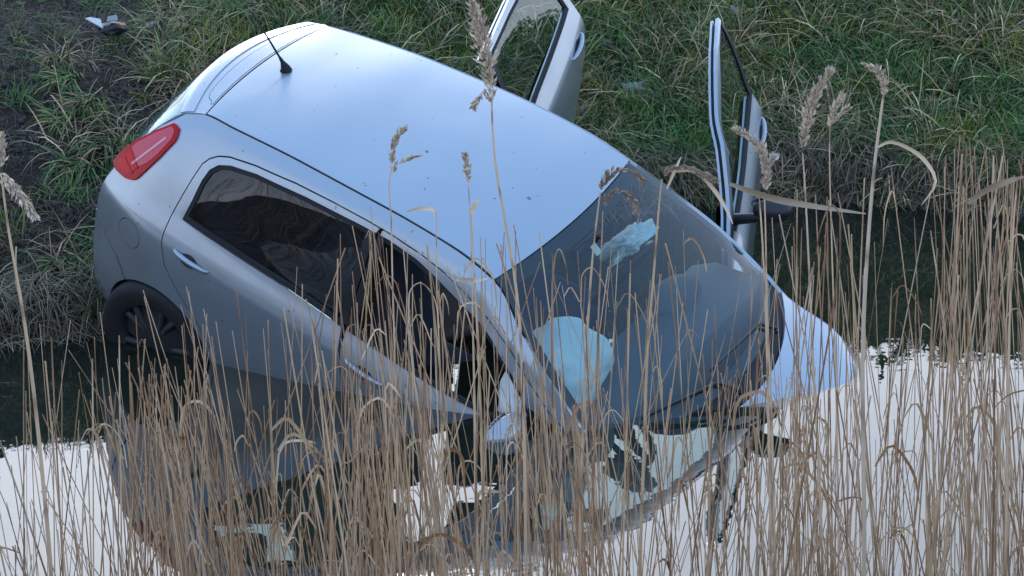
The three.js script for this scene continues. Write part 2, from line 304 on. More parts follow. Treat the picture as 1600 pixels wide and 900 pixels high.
// outlines on the side, in metres from the nose and above the ground
const WR = [3.42, .30], WF = [.87, .30];
const arc = ([cx, cy], r, a0, a1, n = 16) => Array.from({ length: n + 1 }, (_, i) => { const a = R(a0 + (a1 - a0) * i / n); return [cx + r * Math.cos(a), cy + r * Math.sin(a)]; });
const railS = (s0, s1, n) => Array.from({ length: n + 1 }, (_, i) => { const s = s0 + (s1 - s0) * i / n; return [s, Yv(s) - .0005]; });
const APR = [[3.04, .265], [3.065, .40], [3.11, .50], [3.19, .595], [3.30, .69], [3.39, .79], [3.425, .895], [3.427, .948], [3.422, 1.02], [3.403, 1.115], [3.383, 1.201], [3.365, 1.263], [3.338, 1.296], [3.299, 1.322], [3.243, 1.342], [3.102, 1.367], [2.881, 1.388], [2.679, 1.396], [2.494, 1.398], [2.41, 1.396]];
const APF = [[2.41, 1.396], [2.346, 1.393], [2.188, 1.377], [2.062, 1.354], [1.97, 1.326], [1.664, 1.205], [1.515, 1.10], [1.40, 1.025], [1.315, .985], [1.27, .93], [1.25, .80], [1.242, .60], [1.255, .40], [1.29, .265]];
const BS = [[2.41, 1.396], [2.43, 1.15], [2.437, .95], [2.425, .85], [2.366, .655], [2.345, .45], [2.34, .265]];     // seam between the doors
const WRr = [[3.353, 1.033], [3.338, 1.12], [3.328, 1.203], [3.311, 1.255], [3.277, 1.288], [3.22, 1.31], [3.081, 1.335], [2.815, 1.355], [2.657, 1.36], [2.519, 1.364]];
const BR = [[2.575, .951], [2.755, .976], [2.933, .993]], BF = [[1.49, .856], [1.745, .866], [1.962, .878], [2.134, .895], [2.291, .914]];
const WFr = [[2.357, 1.364], [2.205, 1.345], [2.086, 1.313], [1.832, 1.222], [1.744, 1.18], [1.62, 1.10], [1.53, 1.02], [1.485, .95]];
const doorRear = [...[...BS].reverse().slice(0, 4), [2.45, .934], ...BR, ...WRr, [2.425, 1.364], ...[...APR].reverse()];
const doorFront = [...BS.slice(3), ...[...APF].reverse().slice(0, -1), [2.405, 1.396], [2.412, 1.364], ...WFr, ...BF, [2.432, .932]];
const winRear = [[2.455, .936], ...BR, ...WRr, [2.43, 1.364]], winFront = [[2.41, 1.364], ...WFr, ...BF, [2.43, .932]];
const lampO = [[3.835, 1.045], [3.80, 1.115], [3.735, 1.19], [3.66, 1.262], [3.585, 1.322], [3.548, 1.318], [3.538, 1.29], [3.541, 1.272], [3.583, 1.19], [3.656, 1.071], [3.678, 1.05], [3.721, 1.036], [3.80, 1.030]];
const flap = arc([3.622, .832], .072, 0, 360, 28).slice(0, -1);
const railRear = [[3.56, Yv(3.56)], [3.655, 1.28], [3.72, 1.20], [3.775, 1.11], [3.81, 1.05], [3.842, .98], [3.866, .90], [3.88, .82]];
const bodySide = [...railS(1.19, 3.55, 60), ...railRear, [3.865, .775], [3.83, .745], [3.767, .697], [3.69, .655], ...arc(WR, .335, 52, 178, 18), [3.08, .215], [1.29, .215], [1.232, .26], [1.225, .6], [1.234, .80], [1.25, .92], [1.20, .95]];
const aperture = [...APR, ...APF.slice(1)];
const fender = [[1.222, .26], [1.213, .6], [1.222, .80], [1.236, .915], [1.19, .945], ...railS(1.175, .53, 20), [.50, .63], [.47, .52], [.50, .40], ...arc(WF, .335, 165, 8, 16), [1.205, .27]];
const quarterBumper = [[3.876, .772], [3.832, .738], [3.767, .690], [3.695, .648], ...arc(WR, .335, 50, 8, 6), [3.80, .25], [3.88, .25], [3.90, .5], [3.895, .7]];
const headO = roundPoly([[.44, .60], [.52, .69], [.66, .775], [.80, .81], [.72, .70], [.60, .62], [.48, .56]], .03);
const lampRed = new THREE.MeshPhysicalMaterial({ color: lin(.50, .002, .006), roughness: .07, specularIntensity: .45, emissive: 0x000000 });
const lampGlare = new THREE.MeshPhysicalMaterial({ color: lin(.66, .10, .13), roughness: .07, specularIntensity: .45 });  // pale pink stands for sky glare on the lens
const lampDeep = new THREE.MeshPhysicalMaterial({ color: lin(.66, .003, .007), roughness: .07, specularIntensity: .45 });
const lampLine = new THREE.MeshPhysicalMaterial({ color: lin(.75, .35, .36), roughness: .1 });
const lampClear = new THREE.MeshPhysicalMaterial({ color: lin(.45, .47, .5), roughness: .1, metalness: .4, clearcoat: 1 });

function handle(s0, s1, y0, y1, sg, parent) {
  const up = [], lo = [], n = 14; for (let i = 0; i <= n; i++) { const t = i / n, s = s0 + (s1 - s0) * t, y = y0 + (y1 - y0) * t, w = .016 * Math.pow(Math.sin(Math.PI * clamp(t, .04, .96)), .45); up.push([s, y + w]); lo.unshift([s, y - w]); }
  const cup = arc([(s0 + s1) / 2 + .012, (y0 + y1) / 2 - .012], .05, 0, 360, 20).slice(0, -1).map(([x, y]) => [x, (y - (y0 + y1) / 2) * .62 + (y0 + y1) / 2]);
  mesh('handle_cup', panel(cup, SIDE[sg], { d: .0012, h: .03, depth: .004 }), plastic, parent);
  // a bar that stands away from the door and comes back to it at both ends
  const P = []; for (let i = 0; i <= 18; i++) { const t = i / 18, q = SIDE[sg](s0 + (s1 - s0) * t, y0 + (y1 - y0) * t, -.002 + .020 * Math.pow(Math.sin(Math.PI * t), .5)); P.push(q.P); }
  const g = tube(P, (t) => .004 + .0095 * Math.pow(Math.sin(Math.PI * clamp(t, .02, .98)), .4), 10);
  mesh('handle', g, paint, parent);
}
function inner(outline, sg, y1) { // inside trim of a door, a dark moulded board below the glass
  const o = outline.filter(([s, y]) => y <= y1); return panel(inset(o, .015), SIDE[sg], { d: -.075, h: .1, depth: -.05 });
}
const frameInside = (outline, sg, dd, k) => panel(inset(outline, k), SIDE[sg], { d: dd, h: .05, depth: .012 });
const mirrorShell = (sg) => {
  const g = new THREE.SphereGeometry(1, 28, 18), p = g.attributes.position;
  for (let i = 0; i < p.count; i++) { let x = p.getX(i), y = p.getY(i), z = p.getZ(i); x = x < 0 ? x * .35 : x; y = Math.sign(y) * Math.pow(Math.abs(y), .8); const w = 1 - .12 * z * sg; p.setXYZ(i, x * .085, y * .068 * w, z * .115); }
  g.computeVertexNormals(); return g;
};
const doors = {};
for (const sg of [1, -1]) {
  const S = SIDE[sg];
  const body = mesh('body_side', panel(bodySide, S, { holes: sg > 0 ? [aperture, flap] : [aperture], h: .026, depth: .03 }), paint, car);
  if (sg > 0) {
    const f = mesh('fuel_flap', panel(inset(flap, .003), S, { h: .04, d: .0008, depth: .01 }), paint, body);
    mesh('flap_recess', panel(inset(flap, -.01), S, { h: .05, d: -.009, flange: false }), rubber, body);
  }
  mesh('centre_pillar', panel([[2.34, .25], [2.35, .7], [2.36, .95], [2.36, 1.385], [2.48, 1.385], [2.50, .95], [2.52, .7], [2.52, .25]], S, { d: -.06, depth: .05, h: .08 }), black, car);
  mesh('quarter_trim', panel([[3.44, .5], [3.84, .5], [3.82, 1.0], [3.62, 1.27], [3.50, 1.36], [3.36, 1.37], [3.40, 1.25], [3.45, 1.0]], S, { d: -.04, h: .07, flange: false }), plastic, car);
  mesh('roof_rail_trim', panel([...railS(1.45, 3.45, 24).map(([s, y]) => [s, y - .003]), ...railS(1.45, 3.45, 24).reverse().map(([s, y]) => [s, y - .05])], S, { d: -.035, h: .07, flange: false }), plastic, car);
  mesh('door_sill', panel([[1.26, .24], [3.06, .24], [3.06, .31], [1.26, .31]], S, { d: -.06, depth: .12, h: .12 }), plastic, car);
  mesh('front_wing', panel(fender, S, { h: .03 }), paint, car);
  mesh('rear_bumper_corner', panel(quarterBumper, S, { h: .05, d: .002 }), paint, car);
  const hl = mesh('headlight', panel(headO, S, { d: .006, h: .03, depth: .02 }), lampClear, car);
  // tail light: red body; sky glare is painted pink on its upper lens, divided by a bar
  const tl = mesh('tail_light', panel(roundPoly(lampO, .008, 3), S, { d: .010, h: .02, depth: .03 }), lampRed, car);
  mesh('upper_lens_glare', panel(roundPoly([[3.752, 1.150], [3.735, 1.175], [3.662, 1.248], [3.590, 1.307], [3.563, 1.303], [3.559, 1.274], [3.592, 1.205], [3.625, 1.155], [3.668, 1.112]], .008, 3), S, { d: .0125, h: .03, depth: .004 }), lampGlare, tl);
  mesh('lower_lens', panel(roundPoly([[3.805, 1.062], [3.742, 1.145], [3.674, 1.108], [3.700, 1.066], [3.735, 1.050]], .015, 4), S, { d: .0125, h: .03, depth: .004 }), lampDeep, tl);
  mesh('lens_line', panel([[3.585, 1.262], [3.592, 1.268], [3.715, 1.105], [3.708, 1.10]], S, { d: .0145, h: .03, depth: .003 }), lampLine, tl);
  for (const [p, q] of [[[3.735, 1.142], [3.668, 1.108]], [[3.765, 1.105], [3.688, 1.078]]]) mesh('lens_rib', panel([p, [p[0] + .004, p[1] - .006], [q[0] + .004, q[1] - .006], q], S, { d: .0145, h: .03, depth: .003 }), lampRed, tl);
  // doors
  const spec = [['rear_door', doorRear, winRear, [3.345, 3.150, .903, .884]], ['front_door', doorFront, winFront, [2.380, 2.180, .817, .786]]];
  for (const [nm, outl, win, hd] of spec) {
    const skin = panel(inset(outl, .0055), S, { h: .026, depth: .018 });
    const door = mesh(nm, skin, paint, car); doors[nm + sg] = door;
    handle(...hd.slice(0, 2), hd[2], hd[3], sg, door);
    if (!(nm === 'front_door' && sg > 0)) mesh('window_glass', panel(inset(win, -.006), S, { d: -.010, flange: false, h: .07 }), glass, door);
    mesh('window_seal', panel(inset(win, -.002), S, { holes: [inset(win, .013)], d: -.004, depth: .012, h: .05 }), rubber, door);
    mesh('belt_seal', panel(nm === 'rear_door' ? [[2.45, .934], ...BR, [3.353, 1.033], [3.347, 1.052], [2.93, 1.012], [2.75, .996], [2.57, .972], [2.452, .954]] : [...BF, [2.432, .932], [2.43, .951], [2.288, .933], [2.13, .914], [1.96, .897], [1.745, .885], [1.49, .875]], S, { d: .003, depth: .012, h: .05 }), rubber, door);
    const t0 = nm === 'rear_door' ? [[2.437, .945], [2.474, .952], [2.472, 1.363], [2.424, 1.363]] : [[2.436, .945], [2.392, .94], [2.375, 1.363], [2.41, 1.363]];
    mesh('pillar_trim', panel(t0, S, { d: .0015, depth: .012, h: .06 }), black, door);
    mesh('door_trim', inner(outl, sg, 1.02), plastic, door);
    mesh('door_seal', frameInside(outl, sg, -.020, .014), rubber, door);
    mesh('inner_frame', frameInside(outl, sg, -.034, .007), sg > 0 ? plastic : paint, door);
    if (nm === 'front_door') {
      const base = S(1.53, .90, 0).P;
      const shell = mesh('door_mirror', mirrorShell(sg), sg > 0 ? paint : black, door); shell.position.set(-1.515, .985, sg * .935); shell.rotation.set(0, sg * -.12, 0); if (sg < 0) shell.scale.setScalar(.8);
      const mg = mesh('mirror_glass', new THREE.SphereGeometry(1, 24, 12), chrome, door); mg.scale.set(.006, .056, .098); mg.position.set(-1.515 - .032, .985, sg * .932);
      mesh('mirror_arm', tube([base.clone().add(V(.0, -.01, -.02 * sg)), V(-1.52, .925, sg * .87), V(-1.515, .95, sg * .91)], [.03, .022, .025], 10), sg > 0 ? paint : black, door);
      mesh('mirror_triangle', panel([[1.325, .975], [1.50, 1.00], [1.50, .872], [1.29, .872]], S, { d: .002, depth: .01, h: .05 }), black, door);
    }
  }
}
// the far doors stand open, each turned about its own front hinge and wrenched up a little
function swing(door, hs, hz, deg, lift, out, tilt) {
  const G = new THREE.Matrix4().makeTranslation(hs, 0, -hz);
  for (const o of [door, ...door.children]) { if (o === door) { o.geometry.applyMatrix4(G); } else o.position.add(V(hs, 0, -hz)); }
  door.position.set(-hs, lift, hz - out); door.rotation.set(R(tilt), R(-deg), 0, 'YXZ');
  door.rotation.set(0, 0, 0); door.quaternion.setFromAxisAngle(V(1, 0, 0), R(tilt)).multiply(new THREE.Quaternion().setFromAxisAngle(V(0, 1, 0), R(-deg))).multiply(new THREE.Quaternion().setFromAxisAngle(V(1, 0, 0), R(5)));
}
for (const nm of ['rear_door-1', 'front_door-1']) doors[nm].userData.label = nm[0] === 'r' ? 'far side rear door standing open' : 'far side front door standing open';
swing(doors['front_door-1'], 1.25, -.82, 64, .06, .06, 4);
swing(doors['rear_door-1'], 2.42, -.82, 73, .085, .07, 4);

// aerial, wipers, wheels
{
  const a = aS(3.37), b = TOP(a, -.005, 0).P;
  const ant = mesh('aerial', mergeGeometries([tube([b.clone(), b.clone().add(V(-.004, .014, 0)), b.clone().add(V(-.022, .036, 0)), b.clone().add(V(-.04, .055, 0))], [.030, .022, .010, .006], 14), tube([b.clone().add(V(-.036, .05, 0)), b.clone().add(V(-.12, .13, -.004)), b.clone().add(V(-.215, .215, -.008))], [.0055, .0045, .0032], 8)]), rubber, car);
}
for (const [z0, z1, a1] of [[-.42, .06, .11], [.05, .50, .07]]) {
  const p = (a, z) => TOP(a, z, .012).P;
  const w = mesh('wiper', tube([p(aCowl + .045, z0 + .02), p(aCowl + .05, z0), p(aWs0 + .05, z0 + .06), p(aWs0 + a1, z1)], [.012, .010, .008, .006], 6), black, car);
}
const tyreG = (() => { const pr = [[.205, -.085], [.235, -.094], [.275, -.097], [.300, -.086], [.310, -.068], [.312, 0], [.310, .068], [.300, .086], [.275, .097], [.235, .094], [.205, .085]]; const g = new THREE.LatheGeometry(pr.map(([r, x]) => new THREE.Vector2(r, x)), 48); g.rotateX(Math.PI / 2); return g; })();
const rimG = (() => {
  const parts = []; const l = new THREE.LatheGeometry([[.205, -.08], [.198, -.06], [.186, .02], [.192, .07], [.207, .084]].map(([r, x]) => new THREE.Vector2(r, x)), 40); l.rotateX(Math.PI / 2); parts.push(l);
  for (let k = 0; k < 5; k++) for (const e of [-.13, .13]) { const w = k / 5 * 2 * Math.PI + e; parts.push(tube([V(.03 * Math.cos(w), .03 * Math.sin(w), .055), V(.12 * Math.cos(w), .12 * Math.sin(w), .068), V(.195 * Math.cos(w + e * .5), .195 * Math.sin(w + e * .5), .06)], [.02, .016, .018], 6)); }
  const h = new THREE.CylinderGeometry(.04, .05, .05, 20); h.rotateX(Math.PI / 2); h.translate(0, 0, .055); parts.push(h);
  const dsk = new THREE.CylinderGeometry(.125, .125, .02, 28); dsk.rotateX(Math.PI / 2); dsk.translate(0, 0, -.01); parts.push(dsk);
  return mergeGeometries(parts.map((q) => (q.deleteAttribute('uv'), q.toNonIndexed())));
})();
const rimMat = new THREE.MeshStandardMaterial({ color: lin(.05, .05, .05), metalness: .3, roughness: .7 });
for (const [c, sg] of [[WR, 1], [WR, -1], [WF, 1], [WF, -1]]) {
  const w = new THREE.Group(); w.name = 'wheel'; car.add(w); w.position.set(-c[0], .31, sg * .735); if (sg < 0) w.rotation.y = Math.PI;
  mesh('tyre', tyreG, rubber, w); mesh('rim', rimG, rimMat, w);
  const tub = new THREE.SphereGeometry(.36, 24, 12, 0, Math.PI * 2, 0, Math.PI / 2); tub.scale(1, 1, .62); tub.translate(-c[0], .28, sg * .60);
  mesh('wheel_arch_liner', tub, rubber, car);
}
// underbody, bulkhead and luggage floor close the shell
{
  const rb = (w, h, d, x, y, z, r = .03) => { const g = new RoundedBoxGeometry(w, h, d, 3, r); g.translate(x, y, z); return g; };
  mesh('floor_pan', rb(3.0, .10, 1.40, -2.15, .27, 0), plastic, car);
  mesh('luggage_floor', rb(.72, .06, 1.05, -3.5, .62, 0), plastic, car);
  mesh('bulkhead', rb(.06, .66, 1.42, -1.12, .58, 0), plastic, car);
  mesh('engine_bay', rb(.62, .40, 1.0, -.75, .52, 0), black, car);
  // dashboard
  const sh = new THREE.Shape([[0, 0], [.02, .34], [.10, .43], [.34, .40], [.44, .33], [.47, .20], [.40, .02], [.30, 0]].map(([x, y]) => new THREE.Vector2(x, y)));
  const dg = new THREE.ExtrudeGeometry(sh, { depth: 1.36, bevelEnabled: true, bevelSize: .02, bevelThickness: .02, bevelSegments: 3 }); dg.rotateY(0); dg.scale(-1, 1, 1); dg.translate(-1.06, .53, -.68); { const i = dg.attributes.position; }
  const dash = mesh('dashboard', toCreasedNormals(dg, .7), new THREE.MeshStandardMaterial({ color: lin(.085, .095, .115), roughness: .85 }), car);
  mesh('instrument_hood', (() => { const g = new THREE.SphereGeometry(1, 24, 12); g.scale(.10, .05, .17); g.translate(-1.43, .945, -.36); return g; })(), dash.material, dash);
  // steering wheel with its spent airbag
  const sw = mesh('steering_wheel', (() => { const t = new THREE.TorusGeometry(.185, .016, 12, 40); const sp = [0, 2.3, 4.0].map((w) => tube([V(0, 0, .01), V(.18 * Math.cos(w - .4), .18 * Math.sin(w - .4), 0)], [.03, .018], 8)); const hb = new THREE.SphereGeometry(.07, 18, 10); hb.scale(1, 1, .5); const g = mergeGeometries([t, ...sp, hb].map((q) => { q = q.toNonIndexed(); q.deleteAttribute('uv'); return q; })); g.rotateY(-Math.PI / 2); g.rotateZ(-.42); g.translate(-1.70, .93, -.36); return g; })(), black, car);
  const bag = (sx, sy, sz, lump, sd) => { const g = new THREE.IcosahedronGeometry(1, 24), p = g.attributes.position, v = V(0, 0, 0); for (let i = 0; i < p.count; i++) { v.fromBufferAttribute(p, i); { const e = Math.pow(Math.abs(v.x) ** 3 + Math.abs(v.y) ** 3 + Math.abs(v.z) ** 3, -1 / 3); v.multiplyScalar(e); } const k = 1 + lump * fbm(v.x * 1.3 + sd, v.y * 1.3, v.z * 1.3, 3) + .25 * lump * Math.abs(fbm(v.x * 3 + sd, v.y * 3, v.z * 3, 3)); v.multiplyScalar(k); p.setXYZ(i, v.x * sx, v.y * sy, v.z * sz); } g.computeVertexNormals(); return toCreasedNormals(g, 1.2); };
  const b1 = mesh('driver_airbag', bag(.04, .10, .12, 1.0, 3), fabric, car); b1.position.set(-1.69, 1.13, -.34); b1.rotation.z = -.7;
  const b2 = mesh('passenger_airbag', bag(.19, .23, .27, .22, 9), fabric, car); b2.position.set(-1.55, .90, .45); b2.rotation.set(.1, .2, -.35);
  // seats
  const seat = (z) => {
    const g = new THREE.Group(); g.name = 'front_seat'; car.add(g); g.position.set(-2.12, .36, z);
    const cu = new RoundedBoxGeometry(.52, .17, .50, 4, .07); cu.translate(.02, .10, 0); mesh('seat_cushion', cu, cloth, g);
    const bk = new RoundedBoxGeometry(.15, .62, .48, 4, .07); bk.translate(0, .31, 0); bk.rotateZ(.38); bk.translate(-.22, .12, 0); mesh('seat_back', bk, cloth, g);
    const hr = new RoundedBoxGeometry(.10, .18, .27, 4, .05); hr.translate(0, .78, 0); hr.rotateZ(.36); hr.translate(-.22, .12, 0); mesh('headrest', hr, cloth, g);
  };
  seat(.37); seat(-.37);
  const rs = new THREE.Group(); rs.name = 'rear_seat'; car.add(rs); rs.position.set(-3.0, .36, 0);
  const rc = new RoundedBoxGeometry(.48, .2, 1.24, 4, .07); rc.translate(.02, .12, 0); mesh('seat_cushion', rc, cloth, rs);
  const rbk = new RoundedBoxGeometry(.16, .62, 1.22, 4, .07); rbk.translate(0, .31, 0); rbk.rotateZ(.35); rbk.translate(-.2, .16, 0); mesh('seat_back', rbk, cloth, rs);
  for (const z of [-.36, .36]) { const hr = new RoundedBoxGeometry(.11, .2, .30, 4, .05); hr.translate(0, .76, z); hr.rotateZ(.33); hr.translate(-.18, .16, 0); mesh('headrest', hr, cloth, rs); }
  // interior mirror with a pale tag behind the glass
  const im = mesh('interior_mirror', (() => { const g = new RoundedBoxGeometry(.035, .062, .23, 3, .015); const st = tube([V(.0, .02, 0), V(.05, .07, 0)], [.012, .012], 8); const q = mergeGeometries([g.toNonIndexed(), st.toNonIndexed()].map((x) => { x.deleteAttribute('uv'); return x; })); q.translate(-1.72, 1.31, 0); return q; })(), black, car);
  mesh('parking_tag', (() => { const g = new THREE.BoxGeometry(.003, .05, .04); g.rotateZ(.9); g.translate(-1.66, 1.335, .035); return g; })(), fabric, im);
}
// curled dent ring and scuffs on the roof
// ============================ grass on the far bank ============================
function px(P) { const d = P.clone().sub(EYE), D = d.dot(FWD); return [800 + 4800 * d.dot(CR) / D, 450 - 4800 * d.dot(CU) / D]; }
function hit(u, v) { const d = at(u, v, 1).sub(EYE); for (let k = 11; k < 24; k += .02) { const P = EYE.clone().addScaledVector(d, k); if (P.y < Math.max(0, groundY(P.x, P.z))) return P; } return EYE.clone().addScaledVector(d, 17); }
function blade(len, wid, lean, az, droop, x0, z0, twist = 0) {     // one leaf: a tapering strip that arches over
  const n = 4, P = [], I = []; let x = x0, y = -.015, z = z0, a = lean; const c = Math.cos(az), s = Math.sin(az), wx = -Math.sin(az + twist), wz = Math.cos(az + twist);
  for (let i = 0; i <= n; i++) {
    const w = wid * (i === n ? .06 : 1 - .55 * Math.pow(i / n, 1.6)) / 2; P.push(x - wx * w, y, z - wz * w, x + wx * w, y + w * .5, z + wz * w);
    a += droop / n; x += c * Math.sin(a) * len / n; z += s * Math.sin(a) * len / n; y += Math.cos(a) * len / n;
  }
  for (let i = 0; i < n; i++) { const q = i * 2; I.push(q, q + 1, q + 2, q + 1, q + 3, q + 2); }
  const g = new THREE.BufferGeometry(); g.setAttribute('position', new THREE.Float32BufferAttribute(P, 3)); g.setIndex(I); g.computeVertexNormals(); return g;
}
function clump(n, cols, lenA, lenB, wid, droopA, droopB, spread, bias = null) {
  const gs = [];
  for (let i = 0; i < n; i++) {
    const az = bias === null ? rr(0, 6.283) : bias + rr(-1.1, 1.1), g = blade(rr(lenA, lenB), wid * rr(.6, 1.25), rr(.05, .55), az, rr(droopA, droopB), rr(-spread, spread), rr(-spread, spread), rr(-.6, .6));
    const c = pick(cols), k = rr(.8, 1.75); gs.push(paintGeo(g, c[0] * k, c[1] * k, c[2] * k));
  }
  return mergeGeometries(gs);
}
const GREEN = [[.070, .130, .022], [.046, .108, .024], [.088, .145, .026], [.054, .120, .034], [.120, .150, .030], [.074, .140, .022], [.052, .118, .028], [.20, .165, .075], [.10, .135, .035]];
const STRAW = [[.30, .225, .115], [.22, .155, .08], [.15, .10, .05], [.36, .28, .16], [.10, .085, .035], [.12, .08, .045]];
const BROWN = [[.13, .095, .06], [.20, .15, .095], [.09, .07, .045], [.28, .22, .14]];
const grassMat = new THREE.MeshStandardMaterial({ vertexColors: true, roughness: .75, side: THREE.DoubleSide });
const bare = [[40, 25, .75], [150, 20, .2], [-60, 120, .5], [20, 310, .36], [110, 345, .26], [165, 135, .2], [225, 165, .2], [60, 160, .2], [10, 190, .26], [180, 95, .16], [-40, 470, .4], [60, 500, .2], [130, 300, .12]].map(([u, v, r]) => [hit(u, v), r]);
function bareAt(x, z) { let b = 0; for (const [p, r] of bare) b = Math.max(b, 1 - Math.hypot((p.x - x) * .8, p.z - z) / r); return b; }
function scatter(name, label, category, geos, count, accept, place) {
  const spots = []; let guard = 0;
  while (spots.length < count && guard++ < count * 30) { const s = accept(); if (s) spots.push(s); }
  const per = Math.ceil(spots.length / geos.length), root = geos.length > 1 ? new THREE.Group() : null, M = new THREE.Matrix4(), c = new THREE.Color();
  geos.forEach((g, i) => {
    const part = spots.slice(i * per, (i + 1) * per), im = new THREE.InstancedMesh(g, grassMat, part.length);
    part.forEach((s, j) => { place(s, M); im.setMatrixAt(j, M); const k = s.k ?? 1, w = s.warm ?? 0; c.setRGB(k * (1 + w) * rr(.88, 1.12), k * (1 + .25 * w) * rr(.92, 1.08), k * (1 - .2 * w) * rr(.88, 1.1)); im.setColorAt(j, c); });
    im.castShadow = im.receiveShadow = true; im.name = numbered(name); im.userData = { kind: 'stuff', label, category }; scene.add(im);
  });
}
const Y = V(0, 1, 0), q0 = new THREE.Quaternion();
const settle = (s, M) => { const q = q0.clone().setFromAxisAngle(V(Math.cos(s.ta), 0, Math.sin(s.ta)), s.tilt).multiply(q0.clone().setFromAxisAngle(Y, s.turn)); M.compose(V(s.x, groundY(s.x, s.z) + (s.dy ?? 0), s.z), q, V(s.sc, s.sc * (s.sy ?? 1), s.sc)); };
const inView = () => rnd() < .78;
function bankSpot(dmin, dmax) { const v = inView(), x = v ? rr(-3.1, 3.4) : rr(-9, 9), d = v ? rr(dmin, Math.min(dmax, 2.4)) : rr(dmin, dmax), z = zW(x) - d; return { x, z, d, v }; }
scatter('green_grass', 'rough green winter grass covering the far ditch bank', 'grass', [clump(28, GREEN, .07, .17, .0074, .5, 2.0, .05)], 7000, () => {
  const s = bankSpot(.02, 4.5), n = fbm(s.x * 1.5, 3, s.z * 1.5, 3), b = bareAt(s.x, s.z); if ((b > .05 && rnd() > .05) || (s.x < -1.3 && rnd() < .25) || n + rr(-.35, .35) < -.22) return null;
  return { ...s, ta: 0, tilt: rr(.0, .55), turn: rr(0, 6.28), sc: rr(.6, 1.25) * (s.x < -1.2 ? .85 : 1), k: rr(.7, 1.25) * (1 + .8 * n), warm: clamp(2.2 * fbm(s.x * 1.9 + 20, 6, s.z * 2.6, 3), -.25, .7) };
}, settle);
scatter('grass_tussock', 'long lush grass tufts drooping down the far bank', 'grass', [clump(46, [GREEN[0], GREEN[1], GREEN[3], GREEN[1], GREEN[4], STRAW[1]], .14, .30, .0085, 1.0, 2.5, .045, Math.PI / 2)], 650, () => {
  const s = bankSpot(.02, 3), n = fbm(s.x * 2 + 9, 3, s.z * 2, 3); if (bareAt(s.x, s.z) > .3 || n < -.05) return null;
  return { ...s, ta: 0, tilt: rr(.1, .5), turn: rr(-.9, .9), sc: rr(.6, 1.1), k: rr(.75, 1.25) };
}, settle);
scatter('dead_grass', 'straw coloured dead grass matted among the green', 'grass', [clump(14, STRAW, .12, .34, .0065, .9, 2.6, .07)], 1700, () => {
  const s = bankSpot(.0, 4), n = fbm(s.x * 1.1 + 4, 8, s.z * 1.1, 3), b = bareAt(s.x, s.z); if (b > .2 || n + rr(-.22, .22) + .06 < .04) return null;
  return { ...s, ta: 0, tilt: rr(.1, .9), turn: rr(0, 6.28), sc: rr(.55, 1.1), k: rr(.6, 1.25) };
}, settle);
scatter('bank_edge_litter', 'brown dead stems and roots hanging over the bank edge', 'dead stems', [clump(22, BROWN, .10, .34, .005, 1.4, 2.8, .06, Math.PI / 2)], 900, () => {
  const s = bankSpot(-.05, .22); return { ...s, ta: 0, tilt: rr(.2, .9), turn: rr(-.8, .8), sc: rr(.6, 1.2), k: rr(.45, 1), dy: .02 };
}, settle);
scatter('soil_crumbs', 'crumbled dark earth and root bits on bare patches', 'soil', [(() => { const gs = []; for (let i = 0; i < 9; i++) { const g = new THREE.IcosahedronGeometry(rr(.003, .016), 0); g.scale(1, .6, 1.2); g.translate(rr(-.09, .09), rr(-.01, .012), rr(-.09, .09)); const k = rr(.6, 1.5); gs.push(paintGeo(g, .045 * k, .036 * k, .028 * k)); } return mergeGeometries(gs); })()], 900, () => {
  const s = bankSpot(.05, 2.4); if (bareAt(s.x, s.z) < .0 && !(s.x < -1 && rnd() < .3)) return null; return { ...s, ta: 0, tilt: .5, turn: rr(0, 6), sc: rr(.6, 1.3) };
}, settle);
scatter('mud_litter', 'brown dead grass trodden flat on the bare earth', 'dead grass', [clump(18, BROWN, .06, .2, .005, 1.6, 2.9, .08)], 700, () => {
  const s = bankSpot(.05, 2.4); if (bareAt(s.x, s.z) < .05 && !(s.x < -1.2 && rnd() < .4)) return null; return { ...s, ta: 0, tilt: rr(.3, .9), turn: rr(0, 6.28), sc: rr(.5, 1.1), k: rr(.25, .6) };
}, settle);
scatter('bank_top_weeds', 'low leafy weeds along the top edge of the far bank', 'weeds', [clump(16, [GREEN[0], GREEN[1], GREEN[3]], .04, .10, .034, .2, 1.4, .13)], 420, () => {
  const x = rr(-7, 5), d = rr(2.35, 3.1); return { x, z: zW(x) - d, d, ta: 0, tilt: rr(-.3, .5), turn: rr(0, 6.28), sc: rr(.7, 1.4), sy: rr(1, 2), dy: rr(.04, .26) };
}, settle);
scatter('unseen_near_bank_grass', 'unseen green grass on the near bank, placed to darken the side window reflection', 'grass', [clump(30, GREEN, .14, .34, .010, .5, 2.0, .09)], 2600, () => ({ x: rr(-11, 11), z: rr(8.2, 16), ta: 0, tilt: rr(-.4, .1), turn: rr(0, 6.28), sc: rr(1, 1.7) }), settle);  // out of view, darkens what the rear side window mirrors
